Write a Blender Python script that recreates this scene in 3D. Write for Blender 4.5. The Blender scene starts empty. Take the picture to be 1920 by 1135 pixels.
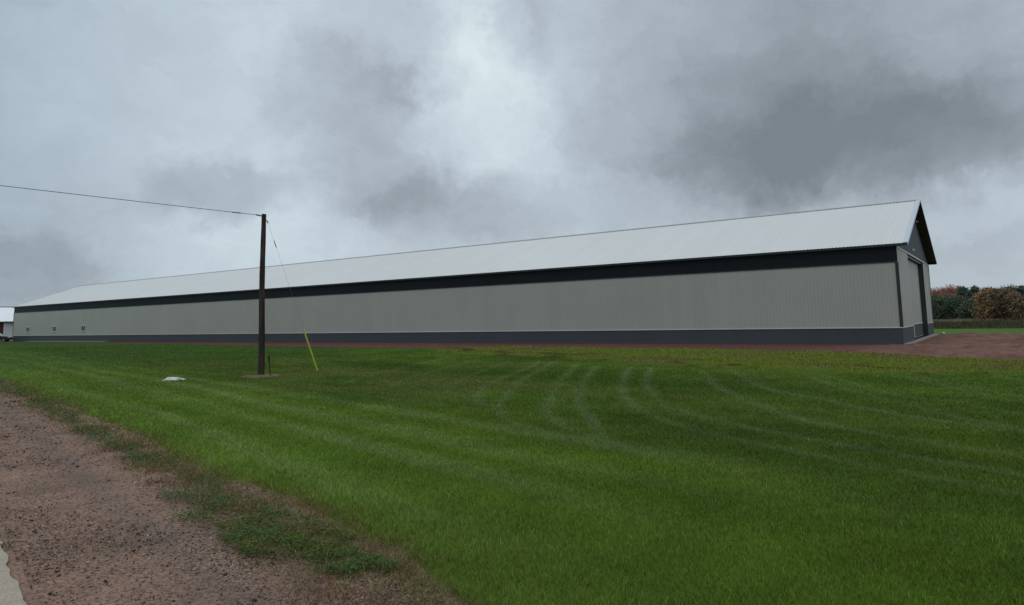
import bpy, math, random
import numpy as np
from mathutils import Matrix, Vector

sc = bpy.context.scene
COL = sc.collection
RS = np.random.RandomState(7)
random.seed(7)

# ------------------------------------------------------------------ camera
CAM = np.array([5.3429, -50.0244, 2.0442])
cd = bpy.data.cameras.new('camera')
cam = bpy.data.objects.new('camera', cd)
COL.objects.link(cam)
fw = Vector((-0.5781, 0.8091, 0.1052)).normalized()
rt = Vector((0.8122, 0.5830, -0.0205)); rt = (rt - fw * rt.dot(fw)).normalized()
up = rt.cross(fw)
M = Matrix(((rt.x, up.x, -fw.x), (rt.y, up.y, -fw.y), (rt.z, up.z, -fw.z))).to_4x4()
M.translation = Vector(CAM)
cam.matrix_world = M
cd.sensor_width = 36.0
cd.lens = 1282.17 / 1920 * 36
cd.shift_y = -(567.5 - 464.97) / 1920
cd.clip_start = 0.1
cd.clip_end = 12000
sc.camera = cam

# ------------------------------------------------------------------ light, sky, exposure
SUN_EL, SUN_AZ = math.radians(62), math.radians(-70)     # azimuth in the x-y plane, from +x
sd = bpy.data.lights.new('sun', 'SUN')
sd.energy = 0.9
sd.angle = math.radians(40)
sd.color = (1.0, 0.97, 0.93)
sun = bpy.data.objects.new('sun', sd)
COL.objects.link(sun)
sv = Vector((math.cos(SUN_EL) * math.cos(SUN_AZ), math.cos(SUN_EL) * math.sin(SUN_AZ), math.sin(SUN_EL)))
sun.rotation_euler = sv.to_track_quat('Z', 'Y').to_euler()
sun.location = (0, -60, 60)
sc.view_settings.view_transform = 'Standard'
sc.view_settings.look = 'None'
sc.view_settings.exposure = 0
sc.view_settings.gamma = 1

# cloud masses: azimuth from the view heading, elevation, half widths (degrees), strength
CLOUDS = [(-26.7, 17.6, 15.0, 9.6, 0.14), (-34.0, 20.5, 8.0, 5.2, -0.05), (-3.8, 24.4, 5.8, 5.2, 0.2), (-1.8, 19.0, 5.2, 6.4, 0.23), (2.6, 18.9, 8.4, 7.5, 0.15), (-13.7, 18.8, 5.1, 3.3, -0.31),
          (-7.0, 19.8, 3.3, 2.7, -0.17), (-7.5, 24.7, 3.1, 2.2, -0.12), (1.1, 24.4, 2.9, 3.3, -0.33), (-12.0, 12.2, 5.6, 3.1, -0.27), (-4.4, 9.4, 8.4, 2.7, -0.27), (-2.6, 13.0, 4.9, 2.2, -0.06),
          (2.4, 12.0, 4.9, 3.1, 0.07), (-23.6, 10.7, 4.3, 2.1, -0.33), (-15.8, 7.2, 1.9, 1.2, -0.17), (-34.1, 7.0, 8.0, 4.8, -0.2), (-36.1, 4.0, 4.4, 2.2, -0.2), (-30.1, 14.7, 2.3, 2.3, -0.08),
          (-15.0, 8.9, 2.9, 2.6, 0.12), (-20.6, 5.9, 7.8, 2.5, 0.1), (16.9, 19.5, 10.6, 8.5, -0.21), (29.4, 18.4, 11.2, 7.8, -0.21), (28.9, 12.2, 11.8, 3.9, -0.36), (22.5, 11.1, 2.7, 2.5, -0.2),
          (16.4, 10.8, 3.3, 3.4, -0.12), (25.8, 9.6, 2.9, 1.4, 0.07), (35.2, 8.7, 3.9, 1.8, 0.08), (31.0, 7.5, 6.6, 1.9, 0.04), (34.6, 4.1, 3.6, 1.5, -0.09), (10.1, 13.0, 3.9, 3.5, -0.05),
          (-26, 19, 16, 9, 0.1), (22, 15, 16, 5, -0.1), (-9, 9.5, 14, 4, 0.1), (-35, 6, 10, 4.5, 0.17), (-24, 5.5, 8, 2.5, 0.08)]
SKY_GAIN = 1.0


class NT:
    """small helper to write node trees"""
    def __init__(s, tree):
        s.t = tree

    def n(s, typ, **kw):
        nd = s.t.nodes.new(typ)
        for k, v in kw.items():
            if k == 'ins':
                for i, x in v.items():
                    s.put(nd.inputs[i], x)
            else:
                setattr(nd, k, v)
        return nd

    def put(s, sock, x):
        if hasattr(x, 'is_output') or isinstance(x, bpy.types.NodeSocket):
            s.t.links.new(x, sock)
        else:
            sock.default_value = x

    def math(s, op, a, b=0.0, c=0.0, clamp=False):
        nd = s.n('ShaderNodeMath', operation=op, use_clamp=clamp)
        s.put(nd.inputs[0], a); s.put(nd.inputs[1], b); s.put(nd.inputs[2], c)
        return nd.outputs[0]

    def vmath(s, op, a, b=(0, 0, 0)):
        nd = s.n('ShaderNodeVectorMath', operation=op)
        s.put(nd.inputs[0], a); s.put(nd.inputs[1], b)
        return nd.outputs['Value'] if op == 'DOT_PRODUCT' else nd.outputs[0]

    def noise(s, vec, scale, detail=4, rough=0.5, dist=0.0):
        nd = s.n('ShaderNodeTexNoise')
        if vec is not None: s.put(nd.inputs['Vector'], vec)
        nd.inputs['Scale'].default_value = scale
        nd.inputs['Detail'].default_value = detail
        nd.inputs['Roughness'].default_value = rough
        nd.inputs['Distortion'].default_value = dist
        return nd

    def ramp(s, fac, stops, interp='LINEAR'):
        nd = s.n('ShaderNodeValToRGB')
        cr = nd.color_ramp
        cr.interpolation = interp
        while len(cr.elements) < len(stops): cr.elements.new(0.5)
        for e, (p, c) in zip(cr.elements, stops):
            e.position = p; e.color = (*c, 1)
        s.put(nd.inputs[0], fac)
        return nd.outputs[0]

    def mix(s, fac, a, b, blend='MIX'):
        nd = s.n('ShaderNodeMix', data_type='RGBA', blend_type=blend)
        s.put(nd.inputs[0], fac); s.put(nd.inputs[6], a); s.put(nd.inputs[7], b)
        return nd.outputs[2]


def lin(r, g, b):
    f = lambda v: (v / 255 / 12.92) if v <= 10.3 else ((v / 255 + 0.055) / 1.055) ** 2.4
    return (f(r), f(g), f(b))


def make_world():
    w = bpy.data.worlds.new('World')
    sc.world = w
    w.use_nodes = True
    t = NT(w.node_tree)
    w.node_tree.nodes.clear()
    out = t.n('ShaderNodeOutputWorld')
    bg = t.n('ShaderNodeBackground')
    w.node_tree.links.new(bg.outputs[0], out.inputs[0])
    tc = t.n('ShaderNodeTexCoord').outputs['Generated']
    F = Vector((fw.x, fw.y, 0)).normalized()
    R = Vector((F.y, -F.x, 0))
    X = t.vmath('DOT_PRODUCT', tc, R)
    Y = t.vmath('DOT_PRODUCT', tc, F)
    sep = t.n('ShaderNodeSeparateXYZ'); t.put(sep.inputs[0], tc)
    az = t.math('MULTIPLY', t.math('ARCTAN2', X, Y), 57.29578)
    el = t.math('MULTIPLY', t.math('ARCSINE', sep.outputs[2]), 57.29578)
    cmb = t.n('ShaderNodeCombineXYZ')
    t.put(cmb.inputs[0], az); t.put(cmb.inputs[1], el)
    P = cmb.outputs[0]
    # ragged edges: domain warp
    wn = t.noise(P, 0.22, 7, 0.66)
    wv = t.vmath('SUBTRACT', wn.outputs['Color'], (0.5, 0.5, 0.5))
    wsc = t.n('ShaderNodeVectorMath', operation='MULTIPLY')
    t.put(wsc.inputs[0], wv); wsc.inputs[1].default_value = (9.0, 7.0, 0)
    PW = t.vmath('ADD', P, wsc.outputs[0])
    val = 0.57
    for (a, e, ra, re, s) in CLOUDS:
        mp = t.n('ShaderNodeMapping', vector_type='TEXTURE')
        t.put(mp.inputs['Vector'], PW)
        mp.inputs['Location'].default_value = (a, e, 0)
        mp.inputs['Scale'].default_value = (ra * 1.65, re * 1.65, 1)
        g = t.n('ShaderNodeTexGradient', gradient_type='SPHERICAL')
        t.put(g.inputs[0], mp.outputs[0])
        mr = t.n('ShaderNodeMapRange', interpolation_type='SMOOTHSTEP')
        t.put(mr.inputs[0], g.outputs['Fac']); mr.inputs[2].default_value = 0.72
        val = t.math('MULTIPLY_ADD', mr.outputs[0], s, val)
    # billow detail, stretched along the horizon
    st = t.n('ShaderNodeVectorMath', operation='MULTIPLY')
    t.put(st.inputs[0], PW); st.inputs[1].default_value = (0.62, 1.0, 1)
    n1 = t.noise(st.outputs[0], 0.14, 7, 0.55, 0.25)
    n2 = t.noise(st.outputs[0], 0.045, 4, 0.5, 0.3)
    val = t.math('ADD', val, t.math('MULTIPLY', t.math('SUBTRACT', n1.outputs[0], 0.5), 0.30))
    val = t.math('ADD', val, t.math('MULTIPLY', t.math('SUBTRACT', n2.outputs[0], 0.5), 0.14))
    n3 = t.noise(st.outputs[0], 0.45, 7, 0.62, 0.3)
    val = t.math('ADD', val, t.math('MULTIPLY', t.math('SUBTRACT', n3.outputs[0], 0.5), 0.27))
    val = t.math('MULTIPLY_ADD', val, 0.80, 0.115)
    col = t.ramp(val, [(0.0, lin(122, 131, 139)), (0.25, lin(147, 157, 166)), (0.5, lin(174, 185, 195)), (0.75, lin(197, 210, 220)), (1.0, lin(221, 234, 238))])
    # bluer sky to the left, darkened further so the far roof reflects less
    left = t.n('ShaderNodeMapRange', interpolation_type='SMOOTHSTEP')
    t.put(left.inputs[0], az); left.inputs[1].default_value = -14; left.inputs[2].default_value = -58
    col = t.mix(t.math('MULTIPLY', left.outputs[0], 1.0), col, (0.60, 0.68, 0.72, 1), 'MULTIPLY')
    # brighter overhead, as an overcast sky is
    zr = t.n('ShaderNodeMapRange', interpolation_type='SMOOTHSTEP')
    t.put(zr.inputs[0], el); zr.inputs[1].default_value = 26; zr.inputs[2].default_value = 75
    zr.inputs[3].default_value = 1.0; zr.inputs[4].default_value = 1.75
    sky = t.n('ShaderNodeTexSky', sky_type='NISHITA')
    sky.sun_disc = False
    sky.sun_elevation = SUN_EL
    sky.sun_rotation = math.radians(90) - SUN_AZ
    nis = t.mix(1.0, sky.outputs[0], (0.1, 0.1, 0.1, 1), 'MULTIPLY')
    base = t.mix(1.0, col, zr.outputs[0], 'MULTIPLY')
    fin = t.mix(0.04, base, nis)
    t.put(bg.inputs[0], fin)
    bg.inputs[1].default_value = SKY_GAIN


make_world()

# ------------------------------------------------------------------ helpers
def val2(x, y, seed):
    xi = np.floor(x).astype(np.int64); yi = np.floor(y).astype(np.int64)
    fx = x - xi; fy = y - yi
    fx = fx * fx * (3 - 2 * fx); fy = fy * fy * (3 - 2 * fy)

    def h(a, b):
        n = (a * 374761393 + b * 668265263 + seed * 974634777) & 0xFFFFFFFF
        n = ((n ^ (n >> 13)) * 1274126177) & 0xFFFFFFFF
        n = n ^ (n >> 16)
        return (n & 0xFFFF) / 65535.0
    return (h(xi, yi) * (1 - fx) + h(xi + 1, yi) * fx) * (1 - fy) + (h(xi, yi + 1) * (1 - fx) + h(xi + 1, yi + 1) * fx) * fy


def fbm(x, y, scale, octs=4, seed=1):
    x = np.asarray(x, float) / scale; y = np.asarray(y, float) / scale
    v = 0; a = 0.5; tot = 0
    for i in range(octs):
        v = v + a * val2(x, y, seed + i * 17); tot += a
        x = x * 2.03 + 3.7; y = y * 2.03 + 1.3; a *= 0.5
    return v / tot


def sst(a, b, x):
    t = np.clip((np.asarray(x, float) - a) / (b - a), 0, 1)
    return t * t * (3 - 2 * t)


E0 = np.array([-0.73, -47.78])           # a point on the road edge
SD = np.array([-0.9742, 0.2257])         # along the road
TD = np.array([0.2257, 0.9742])          # from the road towards the barn


def st_of(x, y):
    dx = x - E0[0]; dy = y - E0[1]
    return dx * SD[0] + dy * SD[1], dx * TD[0] + dy * TD[1]


def xy_of(s, t):
    return E0[0] + s * SD[0] + t * TD[0], E0[1] + s * SD[1] + t * TD[1]


def tag(o, label=None, cat=None, group=None, kind=None):
    if label: o['label'] = label
    if cat: o['category'] = cat
    if group: o['group'] = group
    if kind: o['kind'] = kind
    return o


def empty(name, loc, rz=0):
    o = bpy.data.objects.new(name, None)
    COL.objects.link(o)
    o.location = loc; o.rotation_euler = (0, 0, rz)
    o.empty_display_size = 0.3
    return o


def link_mesh(name, me, mat, parent=None):
    o = bpy.data.objects.new(name, me)
    COL.objects.link(o)
    if mat: me.materials.append(mat)
    if parent: o.parent = parent
    return o


def np_mesh(name, V, F, col=None, smooth=False):
    """V (n,3), F (m,k) with equal face sizes"""
    me = bpy.data.meshes.new(name)
    V = np.ascontiguousarray(V, np.float32); F = np.ascontiguousarray(F, np.int32)
    m, k = F.shape
    me.vertices.add(len(V)); me.vertices.foreach_set('co', V.ravel())
    me.loops.add(m * k); me.loops.foreach_set('vertex_index', F.ravel())
    me.polygons.add(m)
    me.polygons.foreach_set('loop_start', np.arange(0, m * k, k, dtype=np.int32))
    if smooth: me.polygons.foreach_set('use_smooth', np.ones(m, bool))
    me.update(calc_edges=True)
    if col is not None:
        a = me.color_attributes.new('Col', 'FLOAT_COLOR', 'POINT')
        c = np.ones((len(V), 4), np.float32); c[:, :3] = col
        a.data.foreach_set('color', c.ravel())
    return me


class MB:
    def __init__(s):
        s.v = []; s.f = []

    def add(s, vs, fs):
        b = len(s.v)
        s.v += [tuple(v) for v in vs]
        s.f += [tuple(i + b for i in f) for f in fs]

    def box(s, x0, x1, y0, y1, z0, z1):
        s.add([(x0, y0, z0), (x1, y0, z0), (x1, y1, z0), (x0, y1, z0), (x0, y0, z1), (x1, y0, z1), (x1, y1, z1), (x0, y1, z1)],
              [(0, 3, 2, 1), (4, 5, 6, 7), (0, 1, 5, 4), (1, 2, 6, 5), (2, 3, 7, 6), (3, 0, 4, 7)])

    def tube(s, pts, rad, seg=10, cap=True):
        pts = [Vector(p) for p in pts]
        if not hasattr(rad, '__len__'): rad = [rad] * len(pts)
        b = len(s.v)
        ref = Vector((0, 0, 1))
        for i, p in enumerate(pts):
            d = (pts[min(i + 1, len(pts) - 1)] - pts[max(i - 1, 0)]).normalized()
            r = ref if abs(d.dot(ref)) < 0.95 else Vector((1, 0, 0))
            a = d.cross(r).normalized(); c = d.cross(a)
            for k in range(seg):
                an = 2 * math.pi * k / seg
                s.v.append(tuple(p + (a * math.cos(an) + c * math.sin(an)) * rad[i]))
        for i in range(len(pts) - 1):
            for k in range(seg):
                k2 = (k + 1) % seg
                s.f.append((b + i * seg + k, b + i * seg + k2, b + (i + 1) * seg + k2, b + (i + 1) * seg + k))
        if cap:
            s.f.append(tuple(b + k for k in range(seg))[::-1])
            e = b + (len(pts) - 1) * seg
            s.f.append(tuple(e + k for k in range(seg)))

    def prism(s, poly, axis, a0, a1):
        """poly of 2D points extruded along axis ('x','y','z')"""
        def mk(p, a):
            return {'x': (a, p[0], p[1]), 'y': (p[0], a, p[1]), 'z': (p[0], p[1], a)}[axis]
        n = len(poly)
        s.add([mk(p, a0) for p in poly] + [mk(p, a1) for p in poly],
              [tuple(range(n))[::-1], tuple(range(n, 2 * n))] + [(i, (i + 1) % n, n + (i + 1) % n, n + i) for i in range(n)])

    def build(s, name, mat, parent=None, smooth=False, bevel=0):
        me = bpy.data.meshes.new(name)
        me.from_pydata(s.v, [], s.f)
        if smooth:
            for p in me.polygons: p.use_smooth = True
        me.update()
        o = link_mesh(name, me, mat, parent)
        if bevel:
            b = o.modifiers.new('bevel', 'BEVEL'); b.width = bevel; b.segments = 2; b.limit_method = 'ANGLE'
        return o


# ------------------------------------------------------------------ materials
def mat_base(name):
    m = bpy.data.materials.new(name)
    m.use_nodes = True
    t = NT(m.node_tree)
    p = m.node_tree.nodes['Principled BSDF']
    return m, t, p


def mat_painted(name, col, rough=0.5, spec=0.4, metal=0.0, dirt=0.12, scale=0.6, bump=0.0, stretch=(1, 1, 1), tone=None, panel=None):
    """painted or coated surface with slight uneven weathering"""
    m, t, p = mat_base(name)
    tc = t.n('ShaderNodeTexCoord').outputs['Object']
    mp = t.n('ShaderNodeMapping'); t.put(mp.inputs[0], tc); mp.inputs['Scale'].default_value = stretch
    n = t.noise(mp.outputs[0], scale, 6, 0.6)
    n2 = t.noise(mp.outputs[0], scale * 14, 3, 0.6)
    f = t.math('ADD', t.math('MULTIPLY', n.outputs[0], 0.7), t.math('MULTIPLY', n2.outputs[0], 0.3))
    a = tuple(c * (1 - dirt) for c in col); b = tuple(min(1, c * (1 + dirt)) for c in (tone or col))
    c = t.ramp(f, [(0.3, a), (0.7, b)])
    t.put(p.inputs['Base Color'], c)
    p.inputs['Roughness'].default_value = rough
    p.inputs['Specular IOR Level'].default_value = spec
    p.inputs['Metallic'].default_value = metal
    if bump:
        bp = t.n('ShaderNodeBump'); bp.inputs['Strength'].default_value = bump
        t.put(bp.inputs['Height'], n2.outputs[0]); t.put(p.inputs['Normal'], bp.outputs[0])
    if panel:
        sx = t.n('ShaderNodeSeparateXYZ'); t.put(sx.inputs[0], tc)
        u = t.math('ADD', sx.outputs[0], t.math('MULTIPLY', sx.outputs[1], 1.0)) if panel == 'wall' else sx.outputs[0]
        cell = t.math('FLOOR', t.math('DIVIDE', u, 0.9144))
        wn = t.n('ShaderNodeTexWhiteNoise', noise_dimensions='1D'); t.put(wn.inputs['W'], cell)
        # faint rain streaks running down the sheet
        mp2 = t.n('ShaderNodeMapping'); t.put(mp2.inputs[0], tc)
        mp2.inputs['Scale'].default_value = (5, 5, 0.12) if panel == 'wall' else (5, 0.10, 0.10)
        sn = t.noise(mp2.outputs[0], 1.0, 5, 0.65)
        k = t.math('ADD', t.math('MULTIPLY_ADD', wn.outputs['Value'], 0.03, 0.985), t.math('MULTIPLY', t.math('SUBTRACT', sn.outputs[0], 0.5), 0.09))
        lap = t.math('LESS_THAN', t.math('FRACT', t.math('DIVIDE', u, 0.9144)), 0.012)
        k = t.math('MULTIPLY', k, t.math('MULTIPLY_ADD', lap, -0.12, 1.0))
        t.put(p.inputs['Base Color'], t.mix(1.0, c, k, 'MULTIPLY'))
    return m


def mat_attr(name, rough=0.8, spec=0.2, trans=0.0, noise=0.0, nscale=3.0, bump=0.0, bscale=20.0):
    m, t, p = mat_base(name)
    a = t.n('ShaderNodeAttribute', attribute_name='Col').outputs['Color']
    tc = t.n('ShaderNodeTexCoord').outputs['Object']
    if noise:
        n = t.noise(tc, nscale, 6, 0.65)
        k = t.math('MULTIPLY_ADD', t.math('SUBTRACT', n.outputs[0], 0.5), 2 * noise, 1.0)
        a = t.mix(1.0, a, k, 'MULTIPLY')
    t.put(p.inputs['Base Color'], a)
    p.inputs['Roughness'].default_value = rough
    p.inputs['Specular IOR Level'].default_value = spec
    if bump:
        n = t.noise(tc, bscale, 6, 0.7)
        bp = t.n('ShaderNodeBump'); bp.inputs['Strength'].default_value = bump; bp.inputs['Distance'].default_value = 0.03
        t.put(bp.inputs['Height'], n.outputs[0]); t.put(p.inputs['Normal'], bp.outputs[0])
    if trans:
        tr = t.n('ShaderNodeBsdfTranslucent'); t.put(tr.inputs[0], a)
        mx = t.n('ShaderNodeMixShader'); mx.inputs[0].default_value = trans
        m.node_tree.links.new(p.outputs[0], mx.inputs[1]); m.node_tree.links.new(tr.outputs[0], mx.inputs[2])
        m.node_tree.links.new(mx.outputs[0], m.node_tree.nodes['Material Output'].inputs[0])
    return m


MT = {}
MT['siding'] = mat_painted('siding_paint', (0.388, 0.386, 0.346), 0.42, 0.4, dirt=0.05, scale=0.25, panel='wall')
MT['wainscot'] = mat_painted('charcoal_paint', (0.057, 0.070, 0.079), 0.5, 0.3, dirt=0.10, scale=0.3, panel='wall')
MT['frieze'] = mat_painted('dark_frieze_paint', (0.0095, 0.0115, 0.016), 0.5, 0.2, dirt=0.15, scale=0.3, panel='wall')
MT['gable'] = mat_painted('dark_gable_paint', (0.040, 0.049, 0.058), 0.5, 0.3, dirt=0.08, scale=0.3)
MT['trim_dark'] = mat_painted('dark_trim_paint', (0.030, 0.036, 0.036), 0.45, 0.35, dirt=0.1, scale=0.5)
MT['trim_pale'] = mat_painted('pale_trim_paint', (0.60, 0.61, 0.57), 0.4, 0.4, dirt=0.05, scale=0.5)
MT['roof'] = mat_painted('white_roof_steel', (0.635, 0.635, 0.61), 0.2, 0.5, dirt=0.04, scale=0.12, stretch=(1, .4, .4), panel='roof')
MT['rake'] = mat_painted('rake_flashing', (0.50, 0.53, 0.60), 0.35, 0.5, dirt=0.06, scale=0.5)
MT['ridge'] = mat_painted('ridge_flashing', (0.30, 0.31, 0.31), 0.4, 0.4, dirt=0.08, scale=0.5)
MT['soffit'] = mat_painted('brown_soffit', (0.035, 0.027, 0.021), 0.6, 0.2, dirt=0.15, scale=0.8)
MT['concrete'] = mat_painted('concrete', (0.25, 0.24, 0.215), 0.85, 0.2, dirt=0.22, scale=1.2, bump=0.2)
MT['white_paint'] = mat_painted('white_paint', (0.80, 0.82, 0.83), 0.5, 0.3, dirt=0.05, scale=0.5)
MT['white_wall'] = mat_painted('white_wall_paint', (0.62, 0.65, 0.64), 0.55, 0.3, dirt=0.07, scale=0.4)
MT['red_door'] = mat_painted('brown_red_door', (0.075, 0.030, 0.022), 0.6, 0.3, dirt=0.15, scale=0.8)
MT['glass'] = mat_painted('window_glass', (0.012, 0.015, 0.017), 0.08, 0.5, dirt=0.2, scale=1.0)
MT['pale_glass'] = mat_painted('car_glass', (0.10, 0.13, 0.14), 0.1, 0.7, dirt=0.1, scale=1.0)
MT['car_paint'] = mat_painted('dark_car_paint', (0.012, 0.014, 0.018), 0.15, 0.6, dirt=0.1, scale=1.0)
MT['rubber'] = mat_painted('black_rubber', (0.012, 0.012, 0.012), 0.8, 0.2, dirt=0.2, scale=3)
MT['steel'] = mat_painted('grey_steel', (0.25, 0.26, 0.27), 0.4, 0.5, metal=0.6, dirt=0.15, scale=4)
MT['guy'] = mat_painted('galvanised_strand', (0.22, 0.225, 0.23), 0.5, 0.4, dirt=0.1, scale=2)
MT['wire'] = mat_painted('wire_grey', (0.10, 0.102, 0.105), 0.6, 0.3, dirt=0.1, scale=2)
MT['yellow'] = mat_painted('yellow_plastic', (0.55, 0.52, 0.07), 0.45, 0.4, dirt=0.14, scale=4)
MT['black'] = mat_painted('black_iron', (0.010, 0.011, 0.012), 0.6, 0.3, dirt=0.2, scale=6)
MT['lamp'] = mat_painted('pale_lens', (0.7, 0.7, 0.68), 0.3, 0.5, dirt=0.05, scale=3)
MT['rock'] = mat_painted('pale_stone', (0.56, 0.53, 0.50), 0.85, 0.2, dirt=0.25, scale=5, bump=0.4)
MT['blade'] = mat_attr('grass_blade', 0.7, 0.10, trans=0.25)
MT['leaf'] = mat_attr('leaf', 0.75, 0.1, trans=0.22)
MT['lawn'] = mat_attr('lawn_turf', 0.95, 0.05, noise=0.45, nscale=4.0, bump=0.8, bscale=18)
MT['dirt'] = mat_attr('red_dirt', 0.95, 0.1, noise=0.55, nscale=2.2, bump=1.0, bscale=5)
MT['stone'] = mat_attr('gravel_stone', 0.8, 0.25)
MT['bark'] = mat_attr('bark', 0.9, 0.1)


def mat_pole():
    m, t, p = mat_base('weathered_pole_wood')
    tc = t.n('ShaderNodeTexCoord').outputs['Object']
    mp = t.n('ShaderNodeMapping'); t.put(mp.inputs[0], tc); mp.inputs['Scale'].default_value = (14, 14, 0.55)
    n = t.noise(mp.outputs[0], 1.6, 8, 0.7, 0.4)
    n2 = t.noise(tc, 0.7, 4, 0.5)
    f = t.math('ADD', t.math('MULTIPLY', n.outputs[0], 0.75), t.math('MULTIPLY', n2.outputs[0], 0.25))
    c = t.ramp(f, [(0.32, (0.010, 0.008, 0.007)), (0.5, (0.035, 0.027, 0.022)), (0.62, (0.085, 0.062, 0.047)), (0.75, (0.17, 0.13, 0.10))])
    t.put(p.inputs['Base Color'], c)
    p.inputs['Roughness'].default_value = 0.85
    p.inputs['Specular IOR Level'].default_value = 0.2
    bp = t.n('ShaderNodeBump'); bp.inputs['Strength'].default_value = 0.7; bp.inputs['Distance'].default_value = 0.02
    t.put(bp.inputs['Height'], n.outputs[0]); t.put(p.inputs['Normal'], bp.outputs[0])
    return m


def mat_gravel():
    m, t, p = mat_base('red_gravel')
    tc = t.n('ShaderNodeTexCoord').outputs['Object']
    n = t.noise(tc, 1.1, 5, 0.6)
    n2 = t.noise(tc, 28, 6, 0.75)
    v = t.n('ShaderNodeTexVoronoi'); t.put(v.inputs['Vector'], tc); v.inputs['Scale'].default_value = 45
    v2 = t.n('ShaderNodeTexVoronoi'); t.put(v2.inputs['Vector'], tc); v2.inputs['Scale'].default_value = 95
    big = t.ramp(n.outputs[0], [(0.32, (0.158, 0.107, 0.082)), (0.5, (0.224, 0.142, 0.104)), (0.7, (0.265, 0.172, 0.126))])
    sep = t.n('ShaderNodeVectorMath', operation='DOT_PRODUCT'); t.put(sep.inputs[0], tc); sep.inputs[1].default_value = (0.2257, 0.9742, 0)
    tt = t.math('ADD', sep.outputs['Value'], t.math('MULTIPLY_ADD', n.outputs[0], 0.5, 46.71 - 1.15 - 0.25))
    wh = t.math('SUBTRACT', 1.0, t.math('MULTIPLY', t.math('ABSOLUTE', tt), 3.0), clamp=True)
    big = t.mix(t.math('MULTIPLY', wh, 0.40), big, (0.112, 0.089, 0.079, 1))
    k = t.ramp(n2.outputs[0], [(0.32, (0.22, 0.20, 0.19)), (0.47, (0.92, 0.91, 0.90)), (0.68, (1.42, 1.36, 1.32))])
    c = t.mix(1.0, big, k, 'MULTIPLY')
    pc = t.n('ShaderNodeHueSaturation'); t.put(pc.inputs['Color'], v.outputs['Color']); pc.inputs['Saturation'].default_value = 0.15
    c = t.mix(0.35, c, t.mix(1.0, c, t.mix(1.0, pc.outputs[0], (2, 2, 2, 1), 'MULTIPLY'), 'MULTIPLY'))
    t.put(p.inputs['Base Color'], c)
    p.inputs['Roughness'].default_value = 0.9
    p.inputs['Specular IOR Level'].default_value = 0.2
    h = t.math('ADD', t.math('MULTIPLY', v.outputs['Distance'], -0.8), t.math('MULTIPLY', v2.outputs['Distance'], -0.4))
    bp = t.n('ShaderNodeBump'); bp.inputs['Strength'].default_value = 0.9; bp.inputs['Distance'].default_value = 0.02
    t.put(bp.inputs['Height'], h); t.put(p.inputs['Normal'], bp.outputs[0])
    return m


def mat_road():
    m, t, p = mat_base('pale_worn_pavement')
    tc = t.n('ShaderNodeTexCoord').outputs['Object']
    n = t.noise(tc, 1.3, 5, 0.6)
    n2 = t.noise(tc, 60, 5, 0.75)
    c = t.mix(1.0, t.ramp(n.outputs[0], [(0.3, (0.36, 0.30, 0.228)), (0.7, (0.46, 0.385, 0.295))]),
              t.ramp(n2.outputs[0], [(0.3, (0.5, 0.5, 0.5)), (0.6, (1.05, 1.05, 1.05)), (0.8, (1.3, 1.3, 1.3))]), 'MULTIPLY')
    t.put(p.inputs['Base Color'], c)
    p.inputs['Roughness'].default_value = 0.8
    bp = t.n('ShaderNodeBump'); bp.inputs['Strength'].default_value = 0.6; bp.inputs['Distance'].default_value = 0.01
    t.put(bp.inputs['Height'], n2.outputs[0]); t.put(p.inputs['Normal'], bp.outputs[0])
    return m


MT['pole'] = mat_pole()


def mud_splash(m, top):
    """dried mud thrown up on the foot of a wall, ragged at its upper edge"""
    t = NT(m.node_tree); p = m.node_tree.nodes['Principled BSDF']
    src = p.inputs['Base Color'].links[0].from_socket
    tc = t.n('ShaderNodeTexCoord').outputs['Object']
    sp = t.n('ShaderNodeSeparateXYZ'); t.put(sp.inputs[0], tc)
    n = t.noise(tc, 1.6, 7, 0.7)
    h = t.math('SUBTRACT', t.math('MULTIPLY', n.outputs[0], top * 2), sp.outputs[2])
    f = t.math('MULTIPLY', h, 1.6 / top, clamp=True)
    t.put(p.inputs['Base Color'], t.mix(t.math('MULTIPLY', f, 0.55), src, (0.115, 0.066, 0.055, 1)))


mud_splash(MT['wainscot'], 0.22)
MT['gravel'] = mat_gravel()
MT['road'] = mat_road()

# ------------------------------------------------------------------ ground shapes and colours
def drop(y):
    return -1.8 * sst(52, 100, y)


TE_S = [-60, -2.7, -2.05, -1, 0.6, 1.6, 2.9, 5.3, 8.6, 13.4, 20, 30, 260]
TE_T = [2.2, 2.05, 2.2, 2.45, 2.52, 2.6, 2.42, 2.45, 2.52, 2.42, 2.3, 2.2, 2.2]
TF_S = [-70, -9.5, 0.6, 3.0, 5.9, 11.1, 18.1, 30.2, 37, 46.8, 70.7, 100, 120, 150, 200, 260]
TF_T = [25.5, 28.7, 31.5, 32.5, 34.2, 34.9, 34.3, 33.3, 28.6, 26.6, 24.4, 20.6, 19.2, 13.4, 8.0, 6.0]
RB_S = [-70, -0.9, 1.9, 5.2, 10.5, 20.6, 27.3, 37.9]
RB_T = [24.6, 24.5, 23.1, 22.65, 22.3, 24.0, 23.6, 28.6]


def t_edge(s):
    return np.interp(s, TE_S, TE_T) + (fbm(s, s * 0 + 3.3, 1.3, 3, 5) - 0.5) * 0.3


def t_far(s):
    return np.interp(s, TF_S, TF_T) + (fbm(s, s * 0 + 9.1, 2.6, 3, 6) - 0.5) * 1.0


def t_rough(s):
    return np.interp(s, RB_S, RB_T, right=99) + (fbm(s, s * 0 + 5.1, 3.0, 3, 8) - 0.5) * 1.0


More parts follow.
